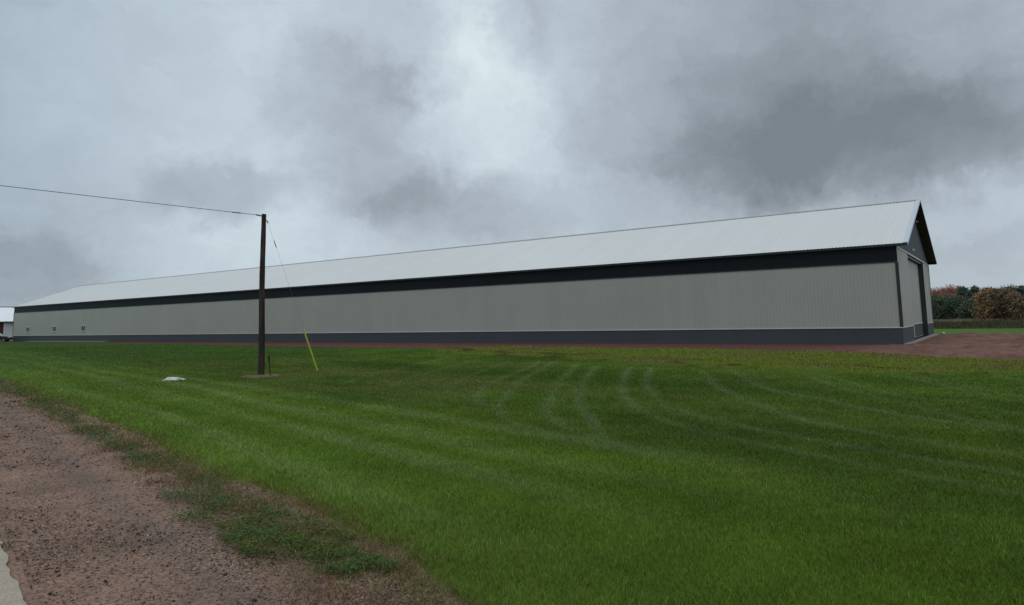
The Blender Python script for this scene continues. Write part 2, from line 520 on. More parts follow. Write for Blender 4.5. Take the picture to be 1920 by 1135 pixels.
# mower wheel tracks (s, t): they sweep down from the barn and bend along the road
TR = [[(19, 21.5), (17.06, 19.01), (13.85, 15.08), (11.07, 11.99), (9.2, 10.4)],
      [(16.25, 21.54), (10.22, 14.12), (7.49, 11.15), (5.58, 9.23), (3.5, 8.0), (0, 7.2)],
      [(17.4, 21.8), (15.25, 19.36), (10.89, 13.63), (8.57, 11.11), (6.3, 9.3)],
      [(14, 20.6), (13.11, 19.65), (8.86, 14.46), (6.07, 11.39), (3.84, 9.2), (1.4, 7.8), (-2, 7.0), (-8, 6.8)],
      [(13, 20.8), (12.37, 20.12), (8.25, 14.91), (5.0, 11.3), (2.58, 9.1), (0.91, 7.67), (-1.5, 6.8), (-6, 6.2)],
      [(11.3, 21), (10.55, 19.99), (7.28, 15.62), (4.84, 12.8), (2.6, 10.76), (0.0, 9.3), (-4, 8.3), (-10, 7.8)],
      [(10.8, 21.5), (9.88, 20.42), (6.69, 16.06), (4.03, 13.03), (2.34, 11.5), (0, 10.3), (-4, 9.3), (-10, 8.8)],
      [(7.9, 20.8), (7.06, 19.74), (4.1, 15.92), (1.62, 13.44), (0.27, 12.16), (-2, 11), (-6, 10.2), (-12, 9.8)],
      [(7.3, 21.6), (6.45, 20.68), (2.87, 16.35), (0.97, 15.22), (-0.09, 14.28), (-3, 12.9), (-8, 12.0), (-14, 11.6)]]
TR += [[(s - 2.6 * k, t + 1.15 * k) for s, t in TR[-2]] for k in (1.15, 2.1, 3.0)] + [[(s - 2.4 * k, t + 1.1 * k) for s, t in TR[-1]] for k in (1.0, 2.0, 2.9)]
TR += [[(s + 2.5 * k, t - 0.2 * k) for s, t in TR[0]] for k in (1, 2)]


def smooth_line(pts, n=10):
    out = []
    P = [np.array(p, float) for p in pts]
    for i in range(len(P) - 1):
        p0 = P[max(i - 1, 0)]; p1 = P[i]; p2 = P[i + 1]; p3 = P[min(i + 2, len(P) - 1)]
        for k in range(n):
            u = k / n
            out.append(0.5 * (2 * p1 + (p2 - p0) * u + (2 * p0 - 5 * p1 + 4 * p2 - p3) * u * u + (3 * p1 - p0 - 3 * p2 + p3) * u ** 3))
    out.append(P[-1])
    return np.array(out)


GS0, GS1, GT0, GT1, GR = -20.0, 30.0, 4.0, 26.0, 0.1
gs = np.arange(GS0, GS1 + GR / 2, GR); gt = np.arange(GT0, GT1 + GR / 2, GR)
GSX, GTY = np.meshgrid(gs, gt)
TRACK = np.zeros_like(GSX)
for i, tr in enumerate(TR):
    L = smooth_line(tr, 6)
    dm = np.full(GSX.shape, 1e9)
    for a, b in zip(L[:-1], L[1:]):
        ab = b - a; ll = ab @ ab + 1e-9
        u = np.clip(((GSX - a[0]) * ab[0] + (GTY - a[1]) * ab[1]) / ll, 0, 1)
        dm = np.minimum(dm, (GSX - a[0] - u * ab[0]) ** 2 + (GTY - a[1] - u * ab[1]) ** 2)
    TRACK = np.maximum(TRACK, np.exp(-dm / 0.135 ** 2) * (0.9 if 1 <= i <= 8 else 0.6))
TRACK *= 0.60 + 0.55 * sst(0.25, 0.75, fbm(GSX, GTY, 1.5, 3, 31))


def track_at(s, t):
    i = np.round((t - GT0) / GR).astype(int); j = np.round((s - GS0) / GR).astype(int)
    ok = (i >= 0) & (j >= 0) & (i < len(gt)) & (j < len(gs))
    return np.where(ok, TRACK[np.clip(i, 0, len(gt) - 1), np.clip(j, 0, len(gs) - 1)], 0)


def mixc(c, target, f):
    return c * (1 - f[:, None]) + np.array(target)[None, :] * f[:, None]


G_DARK = np.array([0.074, 0.140, 0.019])
G_MID = np.array([0.119, 0.203, 0.029])
G_YEL = np.array([0.150, 0.215, 0.022])
G_OLIVE = np.array([0.165, 0.194, 0.056])
G_PALE = np.array([0.220, 0.295, 0.150])
G_TAN = np.array([0.20, 0.165, 0.075])


def lawn_colour(x, y):
    x = np.asarray(x, float); y = np.asarray(y, float)
    s, t = st_of(x, y)
    n1 = fbm(s * 0.6, t, 3.2, 4, 11); n2 = fbm(s * 0.7, t, 1.1, 3, 12); n3 = fbm(s, t, 9.0, 3, 13); n4 = fbm(s * 0.45, t, 2.2, 4, 14)
    c = mixc(np.tile(G_DARK, (len(x), 1)), G_MID, sst(0.3, 0.7, n1 * 0.6 + n2 * 0.4))
    # yellow-green flushes in the middle of the lawn
    c = mixc(c, G_YEL, sst(0.45, 0.66, n4) * 0.60 * sst(14, 3, np.hypot(s - 1, (t - 9) * 2.2)))
    # worn olive ground around the pole
    c = mixc(c, G_OLIVE, sst(0.40, 0.62, fbm(s * 0.5, t, 2.6, 4, 15)) * 0.70 * sst(20, 4, np.hypot((s - 20) * 0.7, (t - 12.5) * 1.5)))
    # mowing stripes along the road verge
    w = (fbm(s * 0.10, t, 1.0, 3, 16) - 0.5) * 1.1
    st = 0.5 + 0.5 * np.cos(2 * math.pi * (t + w - 3.5) / 1.35)
    vf = sst(10.5, 6.0, t) * sst(-4, 3, s)
    c = mixc(c, G_MID * 1.15, vf * 0.6)
    c = mixc(c, G_PALE, sst(0.62, 1.0, st) * vf * 0.62 * (-0.05 + 1.3 * fbm(s * 0.25, t * 2, 1.6, 3, 19)).clip(0, 1))
    c = mixc(c, G_DARK * 0.9, sst(0.4, 0.0, st) * vf * 0.28)
    # lighter verge close to the gravel
    te = np.interp(s, TE_S, TE_T)
    c = mixc(c, np.array([0.175, 0.265, 0.055]), sst(1.9, 0.3, t - te) * 0.55)
    c = mixc(c, G_TAN * 0.75, sst(0.55, 0.0, t - te + (n2 - 0.5) * 0.8) * 0.45)
    # wheel tracks
    c = mixc(c, G_PALE, np.clip(track_at(s, t), 0, 1) * 0.60 * sst(5.8, 9.5, t))
    # right part a deeper green
    c = c * (1 + 0.34 * (fbm(s * 0.55, t, 2.6, 3, 25) - 0.5))[:, None]
    c = c * (1 - 0.28 * sst(-1, -9, s) * sst(4, 9, t))[:, None]
    # far part towards the barn a cool green
    c = mixc(c, np.array([0.085, 0.165, 0.045]), sst(25, 45, s) * 0.6)
    c = c * (1 + 0.26 * (fbm(s, t, 0.38, 3, 23) - 0.5) + 0.34 * (fbm(s * 0.8, t, 0.95, 3, 24) - 0.5))[:, None]
    # rough reseeded band along the dirt
    rb = sst(-0.35, 0.35, t - t_rough(s))
    m = fbm(s * 0.5, t, 1.5, 4, 17)
    rc = mixc(np.tile(np.array([0.180, 0.235, 0.038]), (len(x), 1)), np.array([0.20, 0.175, 0.07]), sst(0.48, 0.74, m))
    rc = mixc(rc, np.array([0.06, 0.045, 0.025]), sst(0.60, 0.72, fbm(s * 0.6, t, 0.8, 3, 18)) * 0.8 * sst(6.5, 2.0, np.abs(t - t_rough(s) - 1.2) * 2.2))  # brown clumps, with their shade painted along the band's near edge
    c = c * (1 - rb[:, None]) + rc * rb[:, None]
    k = 0.98 - 0.20 * sst(6.0, 9.5, t) + 0.10 * sst(14, 22, t)
    return c * k[:, None] * np.array([[0.96, 0.93, 0.76]])


def lawn_h(x, y):
    s, t = st_of(x, y)
    rb = sst(-0.3, 0.3, t - t_rough(s)) * sst(0.2, 1.2, t_far(s) - t)
    h = 0.03 + 0.05 * fbm(s, t, 4.0, 3, 21) + rb * (0.04 + 0.10 * fbm(s, t, 0.7, 3, 22)) * sst(40, 34, s)
    return h * sst(-0.05, 0.6, t - t_edge(s)) * sst(-0.1, 0.8, t_far(s) - t) + 0.030 * sst(0.0, 0.22, t - t_edge(s)) - 0.008


# base ground, one sheet to the horizon
def uneven(a):
    return np.array(sorted(set(a)))


gx = uneven([-6000, -3000, -1500, -800, -400] + list(range(-300, 200, 20)) + [300, 600, 1200, 3000, 6000])
gy = uneven([-6000, -2000, -800, -300, -120] + list(range(-80, 140, 6)) + [180, 260, 400, 800, 2000, 6000])
X, Y = np.meshgrid(gx, gy)
Z = drop(Y) - 0.03 - 0.12 * sst(150, 400, np.abs(X))


def grid_faces(nr, nc):
    i = np.arange(nr - 1)[:, None] * nc + np.arange(nc - 1)[None, :]
    i = i.ravel()
    return np.stack([i, i + 1, i + nc + 1, i + nc], 1)


def mat_field():
    m, t, p = mat_base('field_grass')
    tc = t.n('ShaderNodeTexCoord').outputs['Object']
    n = t.noise(tc, 0.09, 6, 0.6)
    n2 = t.noise(tc, 2.2, 6, 0.7)
    c = t.mix(1.0, t.ramp(n.outputs[0], [(0.3, (0.055, 0.125, 0.025)), (0.55, (0.08, 0.16, 0.03)), (0.75, (0.11, 0.155, 0.04))]),
              t.ramp(n2.outputs[0], [(0.3, (0.6, 0.6, 0.6)), (0.7, (1.2, 1.2, 1.2))]), 'MULTIPLY')
    t.put(p.inputs['Base Color'], c)
    p.inputs['Roughness'].default_value = 0.95
    p.inputs['Specular IOR Level'].default_value = 0.05
    return m


o = link_mesh('ground', np_mesh('ground', np.stack([X.ravel(), Y.ravel(), Z.ravel()], 1), grid_faces(*X.shape), smooth=True), mat_field())
tag(o, kind='structure')


def st_sheet(name, S, Tlo, Thi, rows, mat, hfun, cfun=None, power=1.0):
    S = np.asarray(S, float)
    v = np.linspace(0, 1, rows) ** power
    SS = np.repeat(S[None, :], rows, 0)
    TT = Tlo[None, :] + (Thi - Tlo)[None, :] * v[:, None]
    x, y = xy_of(SS.ravel(), TT.ravel())
    z = hfun(x, y)
    F = grid_faces(rows, len(S))[:, ::-1]
    me = np_mesh(name, np.stack([x, y, z], 1), F, cfun(x, y) if cfun else None, smooth=True)
    o = link_mesh(name, me, mat)
    return tag(o, kind='structure')


Snear = np.concatenate([np.arange(-60, -12, 1.5), np.arange(-12, 45, 0.16), np.arange(45, 90, 0.8), np.arange(90, 262, 3.0)])
st_sheet('lawn', Snear, t_edge(Snear), t_far(Snear), 190, MT['lawn'], lawn_h, lambda x, y: lawn_colour(x, y) * 0.62, power=1.25)
Sg = np.concatenate([np.arange(-40, -8, 1.0), np.arange(-8, 22, 0.12), np.arange(22, 80, 0.8), np.arange(80, 262, 3.0)])
st_sheet('gravel_shoulder', Sg, Sg * 0 - 0.4, t_edge(Sg) + 0.9, 40, MT['gravel'],
         lambda x, y: 0.002 + 0.022 * fbm(x, y, 0.9, 3, 41) * sst(-.3, .5, st_of(x, y)[1]) * 0.9)
Sr = np.concatenate([np.arange(-60, -6, 2.0), np.arange(-6, 12, 0.06), np.arange(12, 262, 2.0)])
st_sheet('road', Sr, Sr * 0 - 6.4, (fbm(Sr, Sr * 0 + 1.7, 0.35, 3, 51) - 0.5) * 0.11 + (fbm(Sr, Sr * 0 + 2.7, 2.0, 2, 52) - 0.5) * 0.12 - 0.06, 12, MT['road'],
         lambda x, y: 0.03 + 0 * x)


# red dirt yard, graded round the barn
def dirt_h(x, y):
    s, t = st_of(x, y)
    out = sst(-0.2, 0.8, t - t_far(s))
    near = sst(0.4, 1.8, np.maximum(x - 0.5, -y))
    l = fbm(x * 0.5, y * 1.0, 2.2, 4, 61) - 0.5
    rut = np.abs(((x * 0.75 + y * 0.35 + 2.0 * fbm(x, y, 6, 2, 62)) / 1.7) % 1.0 - 0.5)
    lump = 0.11 * l + 0.16 * (fbm(x, y, 0.55, 3, 69) - 0.5) + 0.16 * sst(0.60, 0.78, fbm(x, y, 1.3, 3, 63)) + 0.07 * sst(0.2, 0.05, rut) * sst(0.45, 0.6, fbm(x, y, 5, 2, 64))
    side = sst(-4, 3, x)
    return -0.012 + out * near * (0.015 + np.maximum(lump, -0.01) * (0.3 + 0.7 * side)) + 0 * x


def dirt_c(x, y):
    n = fbm(x * 0.5, y, 2.2, 4, 65); n2 = fbm(x * 0.8, y * 0.5, 0.6, 4, 66)
    c = mixc(np.tile(np.array([0.105, 0.048, 0.040]), (len(x), 1)), np.array([0.195, 0.108, 0.080]), (0.55 + 0.45 * sst(0.35, 0.65, n * 0.4 + n2 * 0.6)) * sst(-6, 4, x))
    return mixc(c, np.array([0.10, 0.045, 0.035]), sst(0.58, 0.75, fbm(x * 0.6, y, 0.8, 3, 67)) * 0.5)


dx = np.concatenate([np.arange(-165, -60, 2.0), np.arange(-60, -3, 0.5), np.arange(-3, 16, 0.14), np.arange(16, 45, 0.8)])
dy = np.concatenate([np.arange(-28, 24.5, 0.16), [24.5]])
X, Y = np.meshgrid(dx, dy)
fe = np.clip(dy[-1] - Y, 0, 99)
xf, yf = X.ravel(), (Y - sst(22, 24.5, Y) * 3.0 * fbm(X, Y * 0, 1.8, 3, 68)).ravel()
o = link_mesh('dirt_yard', np_mesh('dirt_yard', np.stack([xf, yf, dirt_h(xf, yf)], 1), grid_faces(*X.shape), dirt_c(xf, yf), smooth=True), MT['dirt'])
tag(o, kind='structure')

# ------------------------------------------------------------------ the long barn
BL, BW, HW = 145.0, 22.5, 6.30
WZ, FZ = 1.07, 5.28                        # wainscot top, frieze bottom
RZ, TZ, OG, OE, OGF = 10.70, 6.45, 0.65, 0.20, 0.47
SL = (RZ - TZ) / (BW / 2 + OE)
roof_z = lambda y: TZ + SL * (min(y, BW - y) + OE)

barn = empty('long_barn', (0, 0, 0))
tag(barn, 'very long grey metal barn with charcoal base, dark upper band and white ribbed roof', 'barn')


def rib_profile(a, b, pitch=0.2286, h=0.009):
    """list of (u, depth) along a ribbed steel sheet"""
    out = []
    n = int(round((b - a) / pitch)); p = (b - a) / n
    for i in range(n):
        u = a + i * p
        out += [(u, 0), (u + p * 0.62, 0), (u + p * 0.72, h), (u + p * 0.90, h)]
    out.append((b, 0))
    return out


def ribbed(name, mat, parent, a, b, z0, z1, place, ztop=None, pitch=0.2286, h=0.009):
    pr = rib_profile(a, b, pitch, h)
    U = np.array([p[0] for p in pr]); D = np.array([p[1] for p in pr])
    zt = np.full(len(U), z1) if ztop is None else np.array([ztop(u) for u in U])
    lo = np.array([place(u, d, z0) for u, d in zip(U, D)]); hi = np.array([place(u, d, z) for u, d, z in zip(U, D, zt)])
    n = len(U)
    i = np.arange(n - 1)
    return link_mesh(name, np_mesh(name, np.vstack([lo, hi]), np.stack([i, i + 1, i + n + 1, i + n], 1)), mat, parent)


front = lambda u, d, z: (u, -d, z)
back = lambda u, d, z: (u, BW + d, z)
gab = lambda u, d, z: (d, u, z)
gabf = lambda u, d, z: (-BL - d, u, z)
ribbed('wainscot', MT['wainscot'], barn, -BL, 0, -0.1, WZ, front)
fs = ribbed('front_siding', MT['siding'], barn, -BL, 0, WZ, FZ, front)
ribbed('frieze_panel', MT['frieze'], barn, -BL, 0, FZ, HW + 0.2, front)
ribbed('back_siding', MT['siding'], barn, -BL, 0, -0.1, HW + 0.2, back)
DY0, DY1, DZ, DR = 5.95, 16.67, 6.13, 0.30        # sliding door opening
for a, b in ((0, DY0), (DY1, BW)):
    ribbed('wainscot', MT['wainscot'], barn, a, b, -0.1, WZ, gab)
    ribbed('end_siding', MT['siding'], barn, a, b, WZ, HW - 0.06, gab)
ribbed('gable_panel', MT['gable'], barn, 0, BW, HW - 0.06, 0, gab, ztop=lambda u: roof_z(u) - 0.10)
ribbed('far_end_siding', MT['siding'], barn, 0, BW, -0.1, 0, gabf, ztop=lambda u: roof_z(u) - 0.10)
# trims
m = MB(); m.box(-BL, 0.045, -0.045, 0.0, WZ - 0.025, WZ + 0.03)
m.box(0.0, 0.045, 0.0, DY0, WZ - 0.025, WZ + 0.03); m.box(0.0, 0.045, DY1, BW, WZ - 0.025, WZ + 0.03)
m.build('base_trim', MT['trim_pale'], barn)
m = MB(); m.box(0.0, 0.05, 0.0, BW, HW - 0.10, HW - 0.02); m.build('gable_trim', MT['trim_pale'], barn)
m = MB(); m.box(-BL, 0, -0.042, 0.0, FZ - 0.03, FZ + 0.03); m.build('frieze_trim', MT['trim_dark'], barn)
for z0, z1 in ((WZ + 0.03, FZ - 0.03), ):
    m = MB(); m.box(-0.15, 0.04, -0.04, 0.001, z0, z1); m.box(0.001, 0.0405, 0.001, 0.06, z0, z1); m.build('corner_trim', MT['trim_dark'], barn)
m = MB(); m.box(-BL - 0.04, -BL + 0.12, -0.04, 0.12, WZ + 0.03, FZ - 0.03); m.build('corner_trim', MT['trim_dark'], barn)
m = MB(); m.box(-0.12, 0.04, BW - 0.10, BW + 0.04, WZ + 0.03, HW - 0.1); m.build('corner_trim', MT['trim_dark'], barn)
# foundation curb
m = MB(); m.box(-0.02, 0.42, -0.12, BW + 0.2, -0.12, 0.055); m.build('foundation_curb', MT['concrete'], barn, bevel=0.01)
m = MB(); m.box(-136.5, -107.0, -0.95, -0.021, -0.12, 0.11); m.build('foundation_curb', MT['concrete'], barn, bevel=0.01)

# roof
roofs = []
for sgn in (0, 1):
    pr = rib_profile(-BL - OGF, OG, h=0.011)
    U = np.array([p[0] for p in pr]); D = np.array([p[1] for p in pr])
    if sgn == 0: ye, yr = -OE - 0.03, BW / 2
    else: ye, yr = BW + OE + 0.03, BW / 2
    ze = TZ - SL * 0.03
    lo = np.stack([U, U * 0 + ye, ze + D], 1); hi = np.stack([U, U * 0 + yr, RZ + D], 1)
    n = len(U); i = np.arange(n - 1)
    F = np.stack([i, i + 1, i + n + 1, i + n], 1)
    roofs.append(link_mesh('roof', np_mesh('roof', np.vstack([lo, hi]), F if sgn == 0 else F[:, ::-1]), MT['roof'], barn))
roof = roofs[0]
# ridge cap
m = MB()
m.prism([(BW / 2 - 0.22, RZ - SL * 0.22 + 0.024), (BW / 2, RZ + 0.03), (BW / 2 + 0.22, RZ - SL * 0.22 + 0.024), (BW / 2 + 0.22, RZ - SL * 0.22 + 0.036), (BW / 2, RZ + 0.055), (BW / 2 - 0.22, RZ - SL * 0.22 + 0.036)][::-1], 'x', -BL - OGF, OG)
m.build('ridge_cap', MT['ridge'], roof)
# rake flashing: folded over the roof edge
for xa, xb in ((OG - 0.24, OG + 0.025), (-BL - OGF - 0.025, -BL - OGF + 0.2)):
    for sgn in (0, 1):
        m = MB()
        ys = [-OE - 0.04, BW / 2]
        if sgn: ys = [BW + OE + 0.04, BW / 2]
        z = [TZ - SL * 0.04, RZ + 0.012]
        prof = [(ys[0], z[0] + 0.024), (ys[1], z[1] + 0.024), (ys[1], z[1] + 0.036), (ys[0], z[0] + 0.036)]
        m.prism(prof if sgn == 0 else prof[::-1], 'x', xa, xb)
        x1, x2 = (OG + 0.004, OG + 0.025) if xa > 0 else (xa, xa + 0.02)
        prof = [(ys[0], z[0] - 0.15), (ys[1], z[1] - 0.15), (ys[1], z[1] + 0.0235), (ys[0], z[0] + 0.0235)]
        m.prism(prof if sgn == 0 else prof[::-1], 'x', x1, x2)
        m.build('rake_trim', MT['rake'] if sgn == 0 else MT['trim_dark'], roofs[sgn])
# soffit under both slopes, fascia along the eaves
for sgn in (0, 1):
    m = MB()
    q = (lambda y: y) if sgn == 0 else (lambda y: BW - y)
    pf = [(q(-OE), TZ - 0.12), (q(BW / 2 - 0.002), RZ - 0.11), (q(BW / 2 - 0.002), RZ - 0.02), (q(-OE), TZ - 0.03)]
    m.prism(pf if sgn == 0 else pf[::-1], 'x', -BL - OGF + 0.03, OG - 0.004)
    m.build('soffit', MT['soffit'], roofs[sgn])
    m = MB()
    a, b = sorted((q(-OE - 0.022), q(-OE - 0.002)))
    m.box(-BL - OGF, OG, a, b, TZ - 0.16, TZ - 0.02)
    m.build('fascia', MT['trim_dark'], roofs[sgn])
    m = MB()
    a, b = sorted((q(-OE), q(-0.02)))
    m.box(-BL - OGF + 0.04, OG - 0.03, a, b, TZ - 0.17, TZ - 0.13)
    m.build('eave_soffit', MT['trim_dark'], roofs[sgn])

# recessed sliding door on the near end
door = MB(); door.box(-DR - 0.06, -DR - 0.03, DY0 - 0.3, DY1, WZ + 0.02, DZ)
door = door.build('sliding_door', MT['siding'], barn)
ribbed('door_panel', MT['siding'], door, DY0 - 0.2, DY1 - 0.02, WZ + 0.045, DZ - 0.02, lambda u, d, z: (-DR + d - 0.028, u, z))
ribbed('door_base', MT['wainscot'], door, DY0 - 0.2, DY1 - 0.02, 0.16, WZ + 0.04, lambda u, d, z: (-DR + d - 0.026, u, z))
m = MB(); m.box(-DR - 0.02, -DR + 0.03, DY0 - 0.2, DY1 - 0.05, WZ + 0.02, WZ + 0.075); m.build('door_trim', MT['trim_pale'], door)
m = MB(); m.box(-DR - 0.02, -DR + 0.028, DY0 - 0.2, DY1 - 0.05, 0.10, 0.16); m.build('bottom_rail', MT['steel'], door)
m = MB(); m.box(-DR - 0.01, -DR + 0.035, 9.6, 9.68, 0.17, WZ + 0.02); m.build('door_latch_bar', MT['trim_pale'], door)
m = MB()
m.box(-DR - 0.1, 0.05, DY1 - 0.02, DY1 + 0.06, 0.055, DZ)
m.box(-DR - 0.1, -0.004, DY0 - 0.06, DY0 + 0.02, 0.055, DZ)
m.box(-DR - 0.1, 0.055, DY0 - 0.06, DY1 + 0.06, DZ + 0.005, HW - 0.103)
m.build('door_frame', MT['trim_dark'], barn)
m = MB(); m.box(-0.16, -0.05, DY0 + 0.03, DY1 - 0.03, DZ - 0.14, DZ - 0.002); m.build('door_track', MT['trim_dark'], barn)
m = MB(); m.box(-DR - 0.4, -DR - 0.07, DY0 - 0.4, DY1 + 0.1, -0.1, DZ + 0.1); m.build('door_backing', MT['black'], barn)
# pale fixture on the gable, and below it a box added for a rain streak
for y, z in ((9.70, 6.73), (14.13, 9.36)):
    m = MB(); m.box(0.02, 0.07, y - 0.12, y + 0.12, z - 0.10, z + 0.10)
    m.prism([(0.07, z + 0.08), (0.17, z + 0.03), (0.17, z - 0.06), (0.07, z - 0.08)][::-1], 'y', y - 0.10, y + 0.10)
    m.build('gable_box', MT['lamp'], barn, bevel=0.008)
# three small windows near the far end
for cx in (-138.05, -126.82, -115.86):
    m = MB(); w, z0, z1 = 0.74, 1.70, 2.58
    m.box(cx - w, cx + w, -0.055, -0.005, z1 - 0.07, z1); m.box(cx - w, cx + w, -0.055, -0.005, z0, z0 + 0.06)
    for a in (cx - w, cx - 0.035, cx + w - 0.07): m.box(a, a + 0.07, -0.055, -0.005, z0 + 0.06, z1 - 0.07)
    wn = m.build('window', MT['trim_pale'], barn)
    for a, b in ((cx - w + 0.07, cx - 0.035), (cx + 0.035, cx + w - 0.07)):
        m = MB(); m.box(a, b, -0.030, -0.024, z0 + 0.06, z1 - 0.07); m.build('pane', MT['glass'], wn)
    m = MB(); m.box(cx - w - 0.12, cx + w + 0.12, -0.09, -0.005, z1 + 0.002, z1 + 0.11); m.build('window_head', MT['trim_pale'], wn)
    m = MB(); m.box(cx - w - 0.06, cx + w + 0.06, -0.09, -0.005, z0 - 0.06, z0 - 0.002); m.build('sill', MT['trim_pale'], wn)

# ------------------------------------------------------------------ white farm building behind the far end
farm = empty('farm_building', (-168, 14, 0))
tag(farm, 'low white farm building with bright white roof behind the far end of the long barn', 'farm building')
FX = -164.0
ribbed('wall', MT['white_wall'], farm, -22, 20, -0.1, 4.0, lambda u, d, z: (FX + d + 168, u - 14 + 8, z), pitch=0.3)
m = MB(); m.box(FX + 168 - 11, FX + 168 - 0.01, -28, 14, -0.1, 4.0); m.build('wall', MT['white_wall'], farm)
m = MB()
ex, ez, rx, rz = FX + 168 + 0.5, 3.86, FX + 168 - 5.5, 7.02
m.prism([(ex, ez), (rx, rz), (2 * rx - ex, ez), (2 * rx - ex, ez + 0.14), (rx, rz + 0.14), (ex, ez + 0.14)], 'y', -28.6, 14.6)
fr = m.build('roof', MT['white_paint'], farm)
m = MB(); m.box(ex + 0.001, ex + 0.03, -28.6, 14.6, ez - 0.16, ez + 0.02); m.build('fascia', MT['trim_dark'], fr)
m = MB(); m.box(rx - 0.3, rx + 0.3, -28.6, 14.6, rz + 0.06, rz + 0.20); m.build('ridge_cap', MT['ridge'], fr)
m = MB(); m.prism([(FX + 168 - 11, 4.0), (FX + 168 - 0.01, 4.0), (rx, rz)], 'y', -27.9, 13.9); m.build('gable', MT['white_wall'], farm)
m = MB(); m.box(FX + 168 + 0.03, FX + 168 + 0.09, -13.6, -9.4, 0.35, 3.75); dr = m.build('door', MT['red_door'], farm)
m = MB()
for a in (-13.75, -9.4):
    m = MB(); m.box(FX + 168 + 0.02, FX + 168 + 0.11, a, a + 0.15, 0.2, 3.84); m.build('door_jamb', MT['white_paint'], dr)

# ------------------------------------------------------------------ dark car by the far end
def make_car(loc, heading):
    c = empty('parked_car', loc, heading)
    tag(c, 'dark car parked beside the far end of the long barn', 'car')
    prof = [(-2.25, 0.42), (-2.3, 0.75), (-2.22, 1.05), (-1.3, 1.12), (0.9, 1.10), (1.9, 0.98), (2.28, 0.80), (2.32, 0.45), (1.95, 0.30), (-1.95, 0.30)]
    m = MB(); m.prism([(x, z) for x, z in prof], 'y', -0.92, 0.92)
    m.build('body', MT['car_paint'], c, bevel=0.07)
    m = MB()
    lo = [(-2.05, 1.10), (0.98, 1.08)]; hi = [(-1.75, 1.80), (0.15, 1.80)]
    b = [(-2.1, 1.08, .84), (1.05, 1.08, .84), (0.10, 1.72, .68), (-1.8, 1.74, .68)]
    vs = [(x, -w, z) for x, z, w in b] + [(x, w, z) for x, z, w in b]
    m.add(vs, [(3, 2, 1, 0), (4, 5, 6, 7), (0, 1, 5, 4), (1, 2, 6, 5), (2, 3, 7, 6), (3, 0, 4, 7)])
    m.build('windows', MT['pale_glass'], c, bevel=0.05)
    m = MB(); m.box(-1.82, 0.12, -0.70, 0.70, 1.725, 1.79); m.build('roof', MT['car_paint'], c, bevel=0.03)
    for px, z0 in ((-1.0, 0), (-0.1, 0)):
        for sy in (-1, 1):
            m = MB(); m.tube([(px, sy * 0.85, 1.1), (px - 0.03, sy * 0.705, 1.73)], 0.035, 6); m.build('pillar', MT['car_paint'], c)
    for wx in (-1.4, 1.42):
        for sy in (-1, 1):
            m = MB(); m.tube([(wx, sy * 0.72, 0.34), (wx, sy * 0.76, 0.34), (wx, sy * 0.93, 0.34), (wx, sy * 0.95, 0.34)], [0.30, 0.34, 0.34, 0.30], 24)
            w = m.build('wheel', MT['rubber'], c)
            m = MB(); m.tube([(wx, sy * 0.93, 0.34), (wx, sy * 0.958, 0.34)], [0.2, 0.19], 16); m.build('rim', MT['steel'], w)
    for sy in (-1, 1):
        m = MB(); m.box(2.2, 2.315, sy * 0.68 - 0.2, sy * 0.68 + 0.2, 0.66, 0.80); m.build('headlight', MT['lamp'], c, bevel=0.02)
        m = MB(); m.box(-2.33, -2.24, sy * 0.7 - 0.15, sy * 0.7 + 0.15, 0.75, 0.98); m.build('taillight', MT['red_door'], c, bevel=0.02)
    m = MB(); m.box(2.27, 2.36, -0.85, 0.85, 0.36, 0.55); m.build('bumper', MT['rubber'], c, bevel=0.03)
    return c


make_car((-144.9, -2.55, 0.0), math.radians(52))

# ------------------------------------------------------------------ utility pole, wire, guy
def lawnz(x, y):
    return float(lawn_h(np.array([x]), np.array([y]))[0])


PX, PY = -18.48, -33.75
pole = empty('utility_pole', (PX, PY, 0))
tag(pole, 'bare dark brown wooden utility pole standing on the lawn in front of the barn', 'utility pole')
m = MB()
zs = np.linspace(-0.2, 6.47, 24)
pts = [(0.012 * math.sin(z * 1.3), 0.010 * math.sin(z * 0.9 + 1), z) for z in zs]
m.tube(pts, [0.128 - 0.006 * z + 0.003 * math.sin(z * 5) for z in zs], 18)
m.build('shaft', MT['pole'], pole, smooth=False)
m = MB(); m.tube([(-0.02, -0.13, 6.40), (-0.10, 0.14, 6.40)], 0.018, 8); m.tube([(-0.02, -0.12, 6.40), (-0.05, -0.30, 6.42)], 0.03, 8); m.build('dead_end_clamp', MT['steel'], pole)
m = MB(); m.tube([(0.02, 0.08, 6.22), (0.04, 0.14, 6.21), (0.05, 0.17, 6.12)], 0.025, 8); m.build('guy_hook', MT['steel'], pole)

A = Vector((PX - 0.05, PY - 0.13, 6.42)); dirw = Vector((-0.2257, -0.9742, 0))
pts = []
for k in range(41):
    d = 34 * k / 40
    pts.append(A + dirw * d + Vector((0, 0, 0.0375 * d - 0.0010 * d * (34 - d) * 0.35)))
m = MB(); m.tube(pts, 0.011, 6)
m.tube([pts[0] + (pts[1] - pts[0]) * f for f in (0.9, 1.3)], 0.022, 6)
w = m.build('overhead_wire', MT['wire'])
tag(w, 'thin overhead wire running from the pole top out to the left across the sky', 'wire')

